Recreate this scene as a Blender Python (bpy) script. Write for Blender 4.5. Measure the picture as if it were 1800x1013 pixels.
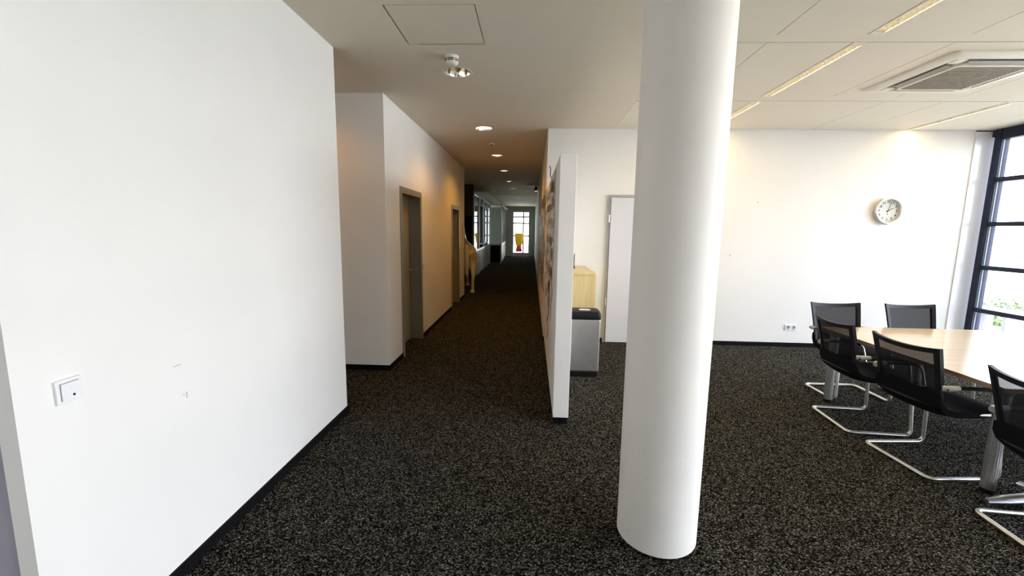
import bpy, bmesh, math, random
from mathutils import Vector, Matrix
random.seed(7)
PI = math.pi
for o in list(bpy.data.objects):
    bpy.data.objects.remove(o, do_unlink=True)
SC = bpy.context.scene
COL = SC.collection

# ---------------------------------------------------------------- camera
F_PX, YAW, PITCH, ROLL = 748.524, -0.0438104, 0.1366638, 0.0153065
CAM_H = 1.6
cy, sy, cp, sp = math.cos(YAW), math.sin(YAW), math.cos(PITCH), math.sin(PITCH)
fw = Vector((sy*cp, cy*cp, -sp)); rt = Vector((cy, -sy, 0)); up = rt.cross(fw)
rt2 = rt*math.cos(ROLL) + up*math.sin(ROLL)
up2 = -rt*math.sin(ROLL) + up*math.cos(ROLL)
cam_d = bpy.data.cameras.new('camera'); cam = bpy.data.objects.new('camera', cam_d); COL.objects.link(cam)
m = Matrix.Identity(4)
for i in range(3):
    m[i][0] = rt2[i]; m[i][1] = up2[i]; m[i][2] = -fw[i]
m[2][3] = CAM_H
cam.matrix_world = m
cam_d.sensor_fit = 'HORIZONTAL'; cam_d.sensor_width = 36.0
cam_d.lens = F_PX/1800.0*36.0
cam_d.clip_start = 0.05; cam_d.clip_end = 300
SC.camera = cam

# ---------------------------------------------------------------- light
SC.view_settings.view_transform = 'Standard'
SC.view_settings.look = 'None'
SC.view_settings.gamma = 1.0
SC.view_settings.use_curve_mapping = False
SC.view_settings.exposure = 0.85
W = bpy.data.worlds.new('overcast_sky'); SC.world = W; W.use_nodes = True
bg = W.node_tree.nodes['Background']
bg.inputs[1].default_value = 8.0
_nt = W.node_tree
_tc = _nt.nodes.new('ShaderNodeTexCoord'); _sx = _nt.nodes.new('ShaderNodeSeparateXYZ'); _rp = _nt.nodes.new('ShaderNodeValToRGB')
_nt.links.new(_tc.outputs['Generated'], _sx.inputs[0]); _nt.links.new(_sx.outputs[2], _rp.inputs[0]); _nt.links.new(_rp.outputs[0], bg.inputs[0])
_rp.color_ramp.elements[0].position = 0.0; _rp.color_ramp.elements[0].color = (0.96, 0.97, 1.0, 1)      # milky horizon
_rp.color_ramp.elements[1].position = 0.5; _rp.color_ramp.elements[1].color = (0.58, 0.72, 1.0, 1)       # bluer overhead

def portal(name, loc, rot, sx, sy_):
    l = bpy.data.lights.new(name, 'AREA'); l.shape = 'RECTANGLE'; l.size = sx; l.size_y = sy_
    l.cycles.is_portal = True
    o = bpy.data.objects.new(name, l); o.location = loc; o.rotation_euler = rot; COL.objects.link(o)
portal('window_portal', (6.16, 1.0, 1.49), (0, PI/2, 0), 2.9, 10.0)        # along the window wall
portal('corridor_end_portal', (-2.9, 28.1, 1.4), (-PI/2, 0, 0), 6.0, 2.7)     # far facade

WARM = (1.0, 0.45, 0.055)

# ---------------------------------------------------------------- materials
MATS = {}
def mat(name, col, rough=0.6, metal=0.0, spec=0.5, noise=None, bump=None, coat=0.0, emit=None, estr=0.0):
    """noise = (scale, amount) value variation; bump = (scale, strength)"""
    if name in MATS: return MATS[name]
    M = bpy.data.materials.new(name); M.use_nodes = True
    nt = M.node_tree; b = nt.nodes['Principled BSDF']
    b.inputs['Base Color'].default_value = (*col, 1); b.inputs['Roughness'].default_value = rough
    b.inputs['Metallic'].default_value = metal; b.inputs['Specular IOR Level'].default_value = spec
    b.inputs['Coat Weight'].default_value = coat
    if emit: b.inputs['Emission Color'].default_value = (*emit, 1); b.inputs['Emission Strength'].default_value = estr
    tc = nt.nodes.new('ShaderNodeTexCoord')
    if noise:
        n = nt.nodes.new('ShaderNodeTexNoise'); n.inputs['Scale'].default_value = noise[0]; n.inputs['Detail'].default_value = 3
        r = nt.nodes.new('ShaderNodeValToRGB')
        a = noise[1]
        r.color_ramp.elements[0].position = 0.3; r.color_ramp.elements[1].position = 0.7
        r.color_ramp.elements[0].color = (*[max(0, c*(1-a)) for c in col], 1)
        r.color_ramp.elements[1].color = (*[min(1, c*(1+a)) for c in col], 1)
        nt.links.new(tc.outputs['Object'], n.inputs['Vector']); nt.links.new(n.outputs['Fac'], r.inputs[0])
        nt.links.new(r.outputs[0], b.inputs['Base Color'])
    if bump:
        n2 = nt.nodes.new('ShaderNodeTexNoise'); n2.inputs['Scale'].default_value = bump[0]; n2.inputs['Detail'].default_value = 2
        bp = nt.nodes.new('ShaderNodeBump'); bp.inputs['Strength'].default_value = bump[1]; bp.inputs['Distance'].default_value = 0.002
        nt.links.new(tc.outputs['Object'], n2.inputs['Vector']); nt.links.new(n2.outputs['Fac'], bp.inputs['Height'])
        nt.links.new(bp.outputs[0], b.inputs['Normal'])
    MATS[name] = M
    return M

paint = mat('wall_paint', (0.875, 0.86, 0.83), 0.75, noise=(2.0, 0.012), bump=(160, 0.12))
ceilp = mat('ceiling_paint', (0.78, 0.70, 0.58), 0.85, noise=(1.5, 0.01))
tilep = mat('ceiling_panel_paint', (0.82, 0.75, 0.63), 0.7, noise=(1.5, 0.012))
basem = mat('baseboard_black', (0.005, 0.005, 0.006), 0.7, spec=0.1, noise=(40, 0.2))
doorm = mat('door_grey', (0.36, 0.335, 0.27), 0.45, noise=(3, 0.03))
framem = mat('door_frame_grey', (0.30, 0.28, 0.23), 0.4, noise=(3, 0.03))
lavm = mat('door_pale', (0.74, 0.75, 0.80), 0.4, noise=(3, 0.015))
lavf = mat('door_pale_frame', (0.40, 0.385, 0.36), 0.45, noise=(3, 0.02))
blackm = mat('black_plastic', (0.007, 0.007, 0.008), 0.5, spec=0.25, noise=(30, 0.2))
softblack = mat('black_fabric', (0.006, 0.006, 0.007), 0.9, spec=0.08, noise=(120, 0.35), bump=(400, 0.3))
chrome = mat('satin_chrome', (0.70, 0.68, 0.63), 0.34, 1.0, noise=(25, 0.05))
alu = mat('satin_aluminium', (0.55, 0.55, 0.56), 0.34, 1.0, noise=(40, 0.06))
steelm = mat('brushed_steel', (0.68, 0.66, 0.65), 0.38, 1.0, noise=(9, 0.05))
armgrey = mat('light_grey_plastic', (0.40, 0.385, 0.36), 0.4, noise=(30, 0.03))
whitep = mat('white_plastic', (0.86, 0.86, 0.87), 0.3, noise=(30, 0.01))
creamp = mat('cream_plastic', (0.84, 0.80, 0.70), 0.4, noise=(30, 0.01))
colm = mat('column_paint', (0.87, 0.835, 0.78), 0.6, noise=(6, 0.012), bump=(140, 0.1))
winm = mat('window_frame_navy', (0.014, 0.019, 0.042), 0.5, spec=0.25, noise=(20, 0.15))
wing = mat('window_gasket_grey', (0.035, 0.042, 0.075), 0.6, 0.0, spec=0.2, noise=(20, 0.06))
panelw = mat('facade_panel_gloss', (0.88, 0.90, 0.94), 0.2, noise=(4, 0.01))
refl = mat('mirror_reflector', (0.92, 0.90, 0.84), 0.10, 1.0, noise=(60, 0.05))
darkm = mat('dark_recess', (0.02, 0.02, 0.022), 0.7, noise=(20, 0.2))
grillem = mat('air_grille_taupe', (0.36, 0.31, 0.25), 0.6, noise=(30, 0.06))
scuffm = mat('scuff_grey', (0.42, 0.40, 0.40), 0.8, noise=(60, 0.2))
concm = mat('terrace_concrete', (0.66, 0.57, 0.42), 0.9, noise=(3, 0.08))
benchm = mat('outdoor_grey', (0.30, 0.29, 0.31), 0.7, noise=(12, 0.1))
leafm = mat('leaf_green', (0.20, 0.26, 0.10), 0.6, noise=(20, 0.3))
yelm = mat('yellow_fabric', (0.70, 0.42, 0.01), 0.6, noise=(12, 0.15))
redm = mat('red_plastic', (0.42, 0.015, 0.012), 0.45, noise=(12, 0.1))
greycol = mat('grey_panel', (0.30, 0.30, 0.28), 0.5, noise=(4, 0.06))
greendark = mat('curtain_grey_green', (0.27, 0.28, 0.23), 0.8, noise=(8, 0.08))
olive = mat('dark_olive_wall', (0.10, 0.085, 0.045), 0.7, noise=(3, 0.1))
horsem = mat('statue_cream', (0.80, 0.66, 0.40), 0.28, coat=0.5, noise=(5, 0.06))
hoofm = mat('statue_hoof_white', (0.75, 0.72, 0.66), 0.35, noise=(9, 0.06))
lampwarm = mat('lamp_glow_warm', (1, 0.9, 0.7), 0.4, emit=(1.0, 0.84, 0.52), estr=3.5)
lampoff = mat('lamp_glow_soft', (1, 0.95, 0.85), 0.4, emit=(1.0, 0.93, 0.78), estr=1.1)
rowglow = mat('tube_diffuser', (0.9, 0.85, 0.7), 0.4, emit=(1.0, 0.86, 0.55), estr=0.55)

def carpet_mat():
    M = bpy.data.materials.new('speckled_carpet'); M.use_nodes = True
    nt = M.node_tree; b = nt.nodes['Principled BSDF']; b.inputs['Roughness'].default_value = 0.95
    b.inputs['Specular IOR Level'].default_value = 0.0
    tc = nt.nodes.new('ShaderNodeTexCoord')
    mp = nt.nodes.new('ShaderNodeMapping'); mp.inputs['Scale'].default_value = (1.0, 1.5, 1)
    nt.links.new(tc.outputs['Object'], mp.inputs[0])
    v = nt.nodes.new('ShaderNodeTexVoronoi'); v.inputs['Scale'].default_value = 150; v.inputs['Randomness'].default_value = 1
    n = nt.nodes.new('ShaderNodeTexNoise'); n.inputs['Scale'].default_value = 110; n.inputs['Detail'].default_value = 4; n.inputs['Distortion'].default_value = 1.2
    n3 = nt.nodes.new('ShaderNodeTexNoise'); n3.inputs['Scale'].default_value = 1.1; n3.inputs['Detail'].default_value = 2
    for x in (v, n, n3): nt.links.new(mp.outputs[0], x.inputs['Vector'])
    sepc = nt.nodes.new('ShaderNodeSeparateColor'); nt.links.new(v.outputs['Color'], sepc.inputs[0])
    mul = nt.nodes.new('ShaderNodeMath'); mul.operation = 'MULTIPLY'
    nt.links.new(sepc.outputs[0], mul.inputs[0]); nt.links.new(n.outputs['Fac'], mul.inputs[1])
    r = nt.nodes.new('ShaderNodeValToRGB'); nt.links.new(mul.outputs[0], r.inputs[0])
    e = r.color_ramp.elements
    e[0].position = 0.18; e[0].color = (0.003, 0.003, 0.003, 1)
    e[1].position = 0.58; e[1].color = (0.42, 0.395, 0.34, 1)
    a = e.new(0.32); a.color = (0.022, 0.021, 0.018, 1)
    a2 = e.new(0.46); a2.color = (0.125, 0.115, 0.092, 1)
    nt.links.new(r.outputs[0], b.inputs['Base Color'])
    bp = nt.nodes.new('ShaderNodeBump'); bp.inputs['Strength'].default_value = 0.7; bp.inputs['Distance'].default_value = 0.006
    nt.links.new(n.outputs['Fac'], bp.inputs['Height']); nt.links.new(bp.outputs[0], b.inputs['Normal'])
    return M
carpet = carpet_mat()

def wood_mat(name, c1, c2, axis_scale, rough, coat=0.0):
    M = bpy.data.materials.new(name); M.use_nodes = True
    nt = M.node_tree; b = nt.nodes['Principled BSDF']; b.inputs['Roughness'].default_value = rough
    b.inputs['Coat Weight'].default_value = coat; b.inputs['Coat Roughness'].default_value = 0.12
    tc = nt.nodes.new('ShaderNodeTexCoord'); mp = nt.nodes.new('ShaderNodeMapping'); mp.inputs['Scale'].default_value = axis_scale
    n = nt.nodes.new('ShaderNodeTexNoise'); n.inputs['Scale'].default_value = 3; n.inputs['Detail'].default_value = 5; n.inputs['Distortion'].default_value = 0.6
    r = nt.nodes.new('ShaderNodeValToRGB')
    r.color_ramp.elements[0].position = 0.3; r.color_ramp.elements[0].color = (*c1, 1)
    r.color_ramp.elements[1].position = 0.7; r.color_ramp.elements[1].color = (*c2, 1)
    nt.links.new(tc.outputs['Object'], mp.inputs[0]); nt.links.new(mp.outputs[0], n.inputs['Vector'])
    nt.links.new(n.outputs['Fac'], r.inputs[0]); nt.links.new(r.outputs[0], b.inputs['Base Color'])
    return M
tablewood = wood_mat('beech_veneer', (0.64, 0.42, 0.16), (0.76, 0.55, 0.25), (0.6, 9, 9), 0.30, 0.9)
edgewood = wood_mat('table_edge_wood', (0.20, 0.13, 0.075), (0.30, 0.20, 0.12), (3, 3, 20), 0.5)
cabwood = wood_mat('cabinet_maple', (0.66, 0.50, 0.22), (0.76, 0.61, 0.32), (9, 9, 0.8), 0.4)

def glass_mat(name, tint, gloss):
    M = bpy.data.materials.new(name); M.use_nodes = True
    nt = M.node_tree; nt.nodes.remove(nt.nodes['Principled BSDF'])
    out = nt.nodes['Material Output']
    t = nt.nodes.new('ShaderNodeBsdfTransparent'); t.inputs[0].default_value = (*tint, 1)
    g = nt.nodes.new('ShaderNodeBsdfGlossy'); g.inputs['Roughness'].default_value = 0.02
    fr = nt.nodes.new('ShaderNodeFresnel'); fr.inputs[0].default_value = 1.3
    mu = nt.nodes.new('ShaderNodeMath'); mu.operation = 'MULTIPLY'; mu.inputs[1].default_value = gloss
    mx = nt.nodes.new('ShaderNodeMixShader')
    nt.links.new(fr.outputs[0], mu.inputs[0]); nt.links.new(mu.outputs[0], mx.inputs[0])
    nt.links.new(t.outputs[0], mx.inputs[1]); nt.links.new(g.outputs[0], mx.inputs[2]); nt.links.new(mx.outputs[0], out.inputs[0])
    return M
glass = glass_mat('clear_glass', (0.97, 0.98, 0.98), 0.8)
glassg = glass_mat('greenish_glass', (0.80, 0.88, 0.86), 1.0)

def mesh_fabric():
    M = bpy.data.materials.new('black_chair_mesh'); M.use_nodes = True
    nt = M.node_tree; b = nt.nodes['Principled BSDF']; b.inputs['Base Color'].default_value = (0.010, 0.010, 0.014, 1); b.inputs['Roughness'].default_value = 0.8; b.inputs['Specular IOR Level'].default_value = 0.1
    out = nt.nodes['Material Output']
    t = nt.nodes.new('ShaderNodeBsdfTransparent'); mx = nt.nodes.new('ShaderNodeMixShader')
    tc = nt.nodes.new('ShaderNodeTexCoord'); ck = nt.nodes.new('ShaderNodeTexChecker'); ck.inputs['Scale'].default_value = 420
    mr = nt.nodes.new('ShaderNodeMapRange'); mr.inputs[3].default_value = 0.84; mr.inputs[4].default_value = 0.97
    nt.links.new(tc.outputs['Object'], ck.inputs['Vector']); nt.links.new(ck.outputs['Fac'], mr.inputs[0])
    nt.links.new(mr.outputs[0], mx.inputs[0]); nt.links.new(t.outputs[0], mx.inputs[1]); nt.links.new(b.outputs[0], mx.inputs[2])
    nt.links.new(mx.outputs[0], out.inputs[0])
    return M
meshm = mesh_fabric()

# ---------------------------------------------------------------- mesh helpers
class MB:
    def __init__(s): s.v = []; s.f = []; s.mi = []
    def add(s, vs, fs, mi=0):
        o = len(s.v); s.v += [tuple(p) for p in vs]
        for f in fs: s.f.append(tuple(i+o for i in f)); s.mi.append(mi)
        return s
    def box(s, x0, x1, y0, y1, z0, z1, mi=0, M=None):
        vs = [Vector((x, y, z)) for z in (z0, z1) for y in (y0, y1) for x in (x0, x1)]
        if M: vs = [M @ p for p in vs]
        return s.add(vs, [(0, 2, 3, 1), (4, 5, 7, 6), (0, 1, 5, 4), (2, 6, 7, 3), (0, 4, 6, 2), (1, 3, 7, 5)], mi)
    def quad(s, a, b, c, d, mi=0): return s.add([a, b, c, d], [(0, 1, 2, 3)], mi)
    def tube(s, pts, r, n=10, mi=0, cap=True, radii=None, squash=1.0):
        pts = [Vector(p) for p in pts]; rings = []
        t0 = (pts[1]-pts[0]).normalized()
        ref = Vector((0, 0, 1)) if abs(t0.z) < 0.9 else Vector((1, 0, 0))
        nx = t0.cross(ref).normalized()
        vs = []
        for i, p in enumerate(pts):
            if i == 0: t = pts[1]-pts[0]
            elif i == len(pts)-1: t = pts[-1]-pts[-2]
            else: t = (pts[i+1]-p).normalized() + (p-pts[i-1]).normalized()
            t.normalize(); nx = (nx - t*nx.dot(t)).normalized(); ny = t.cross(nx)
            rr = radii[i] if radii else r
            for k in range(n):
                a = 2*PI*k/n
                vs.append(p + nx*math.cos(a)*rr + ny*math.sin(a)*rr*squash)
        fs = []
        for i in range(len(pts)-1):
            for k in range(n):
                a = i*n+k; b_ = i*n+(k+1) % n
                fs.append((a, b_, b_+n, a+n))
        if cap:
            fs.append(tuple(range(n-1, -1, -1))); L = (len(pts)-1)*n; fs.append(tuple(range(L, L+n)))
        return s.add(vs, fs, mi)
    def lathe(s, prof, c=(0, 0, 0), n=32, mi=0, axis='z', capb=False, capt=False):
        vs = []
        for r, h in prof:
            for k in range(n):
                a = 2*PI*k/n; x, y = r*math.cos(a), r*math.sin(a)
                if axis == 'z': vs.append((c[0]+x, c[1]+y, c[2]+h))
                else: vs.append((c[0]+x, c[1]-h, c[2]+y))     # axis pointing to -Y
        fs = []
        for i in range(len(prof)-1):
            for k in range(n):
                a = i*n+k; b_ = i*n+(k+1) % n
                fs.append((a, b_, b_+n, a+n))
        if capb: fs.append(tuple(range(n-1, -1, -1)))
        if capt: L = (len(prof)-1)*n; fs.append(tuple(range(L, L+n)))
        return s.add(vs, fs, mi)
    def prism(s, poly, z0, z1, mi=0, side=None):
        n = len(poly)
        vs = [(x, y, z0) for x, y in poly] + [(x, y, z1) for x, y in poly]
        s.add(vs, [tuple(range(n-1, -1, -1)), tuple(range(n, 2*n))], mi)
        s.add(vs, [(i, (i+1) % n, (i+1) % n+n, i+n) for i in range(n)], mi if side is None else side)
        return s
    def build(s, name, mats, parent=None, smooth=False, bevel=0, loc=None, rot=None):
        me = bpy.data.meshes.new(name); me.from_pydata(s.v, [], s.f)
        if not isinstance(mats, (list, tuple)): mats = [mats]
        for q in mats: me.materials.append(q)
        for p, i in zip(me.polygons, s.mi): p.material_index = i
        bm = bmesh.new(); bm.from_mesh(me); bmesh.ops.remove_doubles(bm, verts=bm.verts, dist=1e-6)
        bmesh.ops.recalc_face_normals(bm, faces=bm.faces); bm.to_mesh(me); bm.free()
        if smooth:
            me.shade_smooth()
            me.set_sharp_from_angle(angle=math.radians(40))
        o = bpy.data.objects.new(name, me); COL.objects.link(o)
        if parent: o.parent = parent
        if loc: o.location = loc
        if rot: o.rotation_euler = rot
        if bevel:
            b = o.modifiers.new('bevel', 'BEVEL'); b.width = bevel; b.segments = 2; b.limit_method = 'ANGLE'; b.angle_limit = math.radians(50)
        return o

def rpath(pts, r, n=6):
    """polyline with rounded corners"""
    pts = [Vector(p) for p in pts]; out = [pts[0]]
    for i in range(1, len(pts)-1):
        a, b, c = pts[i-1], pts[i], pts[i+1]
        d1 = (a-b); d2 = (c-b); rr = min(r, d1.length*.49, d2.length*.49)
        p1 = b+d1.normalized()*rr; p2 = b+d2.normalized()*rr
        for k in range(n+1):
            t = k/n; out.append(p1*(1-t)**2 + b*2*t*(1-t) + p2*t*t)
    out.append(pts[-1]); return out

def tag(o, label, cat, group=None, kind=None):
    o['label'] = label; o['category'] = cat
    if group: o['group'] = group
    if kind: o['kind'] = kind
    return o
def empty(name, loc=(0, 0, 0), rz=0):
    o = bpy.data.objects.new(name, None); o.location = loc; o.rotation_euler = (0, 0, rz); o.empty_display_size = .1
    COL.objects.link(o); return o
def struct(o, label=None):
    o['kind'] = 'structure'
    if label: o['label'] = label
    return o
def copy_tree(o, parent=None):
    c = o.copy(); COL.objects.link(c); c.parent = parent
    for ch in list(o.children): copy_tree(ch, c)
    return c
def setcat(o, label, cat):
    o['label'] = label; o['category'] = cat; return o

# ================================================================ structure
CZ = 2.98          # ceiling height
XL = -1.57         # left corridor wall plane
YB = 6.09          # back wall of the meeting area
XC = 0.198         # right corridor wall plane
XW = 6.02          # window wall plane
YL0, YL1 = 1.168, 3.46      # near left wall
Y20, Y21 = 4.576, 9.95      # second left block
YP0, YP1 = 3.367, YB        # partition
YE = 26.0; YF = 28.0        # corridor end, far facade

struct(MB().box(-7.0, 6.2, -4.1, 28.2, -0.25, 0).build('floor', carpet), 'dark speckled carpet floor')
struct(MB().box(-7.0, 6.35, -4.1, 28.2, 3.25, 3.4).build('sky_block_slab', ceilp))  # unseen slab added over the ceilings to keep sky light from leaking in

# left near wall, with its end lining at the picture's left edge
w = MB().box(-1.80, XL, 1.205, YL1, 0, CZ).box(-1.632, XL, YL0, 1.205, 0, CZ).build('wall_left', paint)
struct(w, 'large bright white wall at the left')
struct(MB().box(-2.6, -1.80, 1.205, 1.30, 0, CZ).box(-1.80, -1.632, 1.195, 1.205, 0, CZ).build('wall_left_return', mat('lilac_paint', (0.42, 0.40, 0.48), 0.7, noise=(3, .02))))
struct(MB().box(-2.7, -2.6, -4.1, 1.30, 0, 3.25).build('wall_left_rear', paint))
struct(MB().box(-2.7, 6.2, -4.2, -4.1, 0, 3.25).build('wall_behind', paint))
# side passage between the two left blocks
struct(MB().box(-4.6, -1.80, YL1-.15, YL1-.0, 0, CZ).build('wall_passage_near', paint))
struct(MB().box(-4.7, -4.6, YL1-.15, Y20+.1, 0, 3.25).build('wall_passage_end', paint))
# second block, with two door openings
D1 = (5.10, 6.02, 2.06); D2 = (8.37, 9.20, 2.03)
REC = 0.16
b = MB()
b.box(-4.6, XL-.4, Y20, Y21, 0, CZ)
segs = [(Y20, D1[0]), (D1[1], D2[0]), (D2[1], Y21)]
for a, c in segs: b.box(XL-.4, XL, a, c, 0, CZ)
for d in (D1, D2): b.box(XL-.4, XL, d[0], d[1], d[2], CZ)
struct(b.build('wall_corridor_left', paint), 'beige wall block with two doors along the corridor')

# back wall and right corridor wall
struct(MB().box(XC, 5.80, YB, YB+.25, 0, CZ+.02).build('wall_back', paint), 'white back wall of the meeting area')
struct(MB().box(5.80, XW+.05, YB-.012, YB+.25, 0, CZ-.02).build('trim_1', panelw), 'glossy white panel between back wall and window')
struct(MB().box(XC, XC+.2, YB+.25, YE+2, 0, 3.25).build('wall_corridor_right', paint), 'right wall of the dark corridor')
# facade column pieces above / below the window wall
struct(MB().box(XW-.02, XW+.14, -4.1, 6.34, CZ-.09, 3.25).build('wall_right_lintel', winm))
# corridor niche, dark wall
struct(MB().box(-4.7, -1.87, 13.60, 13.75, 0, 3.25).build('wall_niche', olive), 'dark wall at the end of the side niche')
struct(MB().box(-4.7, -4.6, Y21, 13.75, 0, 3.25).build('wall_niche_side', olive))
# corridor end wall: two grey pieces and a lintel
b = MB().box(-1.62, -1.10, YE, YE+.12, 0, CZ).box(-0.19, XC, YE, YE+.12, 0, CZ).box(-1.10, -0.19, YE, YE+.12, 2.63, CZ)
struct(b.build('wall_end', greendark), 'grey end wall with an opening')
struct(MB().box(-7.0, -6.9, 13.75, 28.2, 0, 3.25).build('wall_far_left', paint))

# baseboards (black)
def bb(name, *bxs):
    k = MB()
    for q in bxs: k.box(*q, 0, .06)
    return struct(k.build(name, basem))
bb('baseboard_left', (XL, XL+.012, YL0, YL1+.012), (-1.80, XL, YL1, YL1+.012), (-1.632, XL+.012, YL0-.012, YL0))
bb('baseboard_block', (-4.6, XL+.012, Y20-.012, Y20), (XL, XL+.012, Y20, D1[0]-.03), (XL, XL+.012, D1[1]+.03, D2[0]-.03), (XL, XL+.012, D2[1]+.03, Y21))
bb('baseboard_back', (XC, 1.045, YB-.012, YB), (2.03, 5.80, YB-.012, YB))
bb('baseboard_corridor_right', (XC-.012, XC, YB, YE))

# ---------------------------------------------------------------- ceilings
LX = -0.69
lights_y = [3.99, 6.12, 8.32, 10.46, 12.70, 14.88, 17.0, 19.3, 21.4, 23.5]
LR = 0.118
AP = (-0.965, -0.381, 2.838, 3.415)
def plaster_ceiling():
    b = MB(); h = .2
    xs = [-7.0, AP[0], LX-h, LX+h, AP[1], 1.083]
    ys = sorted([-4.1, AP[2], AP[3], 28.2] + [y-h for y in lights_y] + [y+h for y in lights_y])
    for i in range(len(xs)-1):
        for j in range(len(ys)-1):
            x0, x1, y0, y1 = xs[i], xs[i+1], ys[j], ys[j+1]
            if abs(y0-AP[2]) < 1e-6 and 1 <= i <= 3: continue
            if i == 2 and any(abs((y0+y1)/2-y) < 1e-4 for y in lights_y):
                cx, cy_ = (x0+x1)/2, (y0+y1)/2; n = 32; vs = []
                for k in range(n):
                    a = 2*PI*k/n; c, s_ = math.cos(a), math.sin(a); q = h/max(abs(c), abs(s_))
                    vs.append((cx+LR*c, cy_+LR*s_, CZ)); vs.append((cx+q*c, cy_+q*s_, CZ))
                b.add(vs, [(2*k, 2*k+1, (2*k+3) % (2*n), (2*k+2) % (2*n)) for k in range(n)])
                continue
            b.quad((x0, y0, CZ), (x1, y0, CZ), (x1, y1, CZ), (x0, y1, CZ))
    return b.build('ceiling', ceilp)
ceil = struct(plaster_ceiling(), 'plain beige plaster ceiling over the corridor')
MB().box(AP[0]+.007, AP[1]-.007, AP[2]+.007, AP[3]-.007, CZ, CZ+.02).build('access_panel', ceilp, ceil)

# panelled ceiling at the right: rows of panels with plain strips between
ceil2 = struct(MB().box(1.083, XW+.1, -4.1, YB+.25, CZ+.10, CZ+.12).build('ceiling_right', tilep), 'panelled ceiling of the meeting area')
rows = [(4.83, 6.085, [1.083, 'S2.30', 3.668, 4.255, 'S4.87', 5.555, XW]),
        (3.41, 4.685, [1.083, 1.690, 'S2.30', 3.01, 3.64, 4.255, 'S4.87', 5.555, XW]),
        (2.02, 3.285, [1.083, 1.688, 'S2.30', 3.00, 3.64, 4.255, 'S4.87', 5.555, XW]),
        (0.63, 1.895, [1.083, 1.688, 'S2.30', 3.00, 3.64, 4.255, 'S4.87', 5.555, XW]),
        (-0.76, 0.505, [1.083, 2.30, 3.6, 4.87, XW]), (-4.1, -0.885, [1.083, 2.30, 3.6, 4.87, XW])]
AC = (3.15, 4.10, 3.545, 4.495)
slots = []
g = .0035
for (y0, y1, xs) in rows:
    ed = []
    for q in xs:
        if isinstance(q, str): ed.append(('S', float(q[1:])))
        else: ed.append(('P', q))
    for i in range(len(ed)-1):
        x0 = ed[i][1] + (.105 if ed[i][0] == 'S' else 0); x1 = ed[i+1][1]
        if ed[i][0] == 'S': slots.append((ed[i][1], y0, y1))
        MB().box(x0+g, x1-g, y0+g, y1-g, CZ, CZ+.03).build('ceiling_panel', tilep, ceil2)
for a, c in [(4.685, 4.83), (3.285, 3.41), (1.895, 2.02), (.505, .63), (-.885, -.76)]:
    MB().box(1.083+g, XW, a+g*.5, c-g*.5, CZ+.004, CZ+.03).build('ceiling_strip', tilep, ceil2)

# ---------------------------------------------------------------- window wall at the right
def window_wall():
    root = struct(empty('window_1', (XW, 1.0, 0)), 'dark navy framed window wall at the right')
    L = lambda k, n, mt, bv=0: k.build(n, mt, root, loc=(-XW, -1.0, 0), bevel=bv)
    mull = [6.00, 4.72, 3.44, 2.16, 0.88, -0.40, -1.68, -2.96, -4.02]
    trans = [0.05, 0.62, 1.19, 1.765, 2.335, 2.87]
    for y in mull:
        L(MB().box(XW-.03, XW+.10, y-.035, y+.035, 0, CZ), 'mullion', winm, .004)
        L(MB().box(XW-.014, XW+.012, y-.043, y-.0345, 0.02, CZ-.06), 'gasket', wing)
        L(MB().box(XW+.022, XW+.032, y-.0385, y-.0345, 0.02, CZ-.06), 'gasket', mat('gasket_bright', (.62, .62, .60), .5, .0, noise=(20, .05)))
    for i in range(len(mull)-1):
        y1, y0 = mull[i]-.035, mull[i+1]+.035
        for z in trans: L(MB().box(XW-.02, XW+.085, y0, y1, z-.028, z+.028), 'transom', winm, .004)
        for a, c in zip(trans[:-1], trans[1:]):
            L(MB().box(XW+.05, XW+.058, y0, y1, a+.028, c-.028), 'pane', glass)
window_wall()

# far facade
def far_window():
    root = struct(empty('window_2', (-3, YF, 0)), 'bright far window beyond the corridor end')
    L = lambda k, n, mt: k.build(n, mt, root, loc=(3, -YF, 0))
    xs = [-6.9, -5.6, -4.3, -3.0, -1.75, -.55, .198]
    zs = [.05, 1.19, 2.0, 2.42, 2.87]
    for x in xs: L(MB().box(x-.045, x+.045, YF-.05, YF+.1, 0, CZ), 'mullion', winm)
    for a, c in zip(xs[:-1], xs[1:]):
        for z in zs: L(MB().box(a+.03, c-.03, YF-.03, YF+.08, z-.045, z+.045), 'transom', winm)
        for p, q in zip(zs[:-1], zs[1:]): L(MB().box(a+.03, c-.03, YF+.04, YF+.048, p+.025, q-.025), 'pane', glass)
far_window()
struct(MB().box(-7.0, .4, YF, YF+.15, CZ-.09, 3.25).build('wall_far_lintel', paint))

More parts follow.
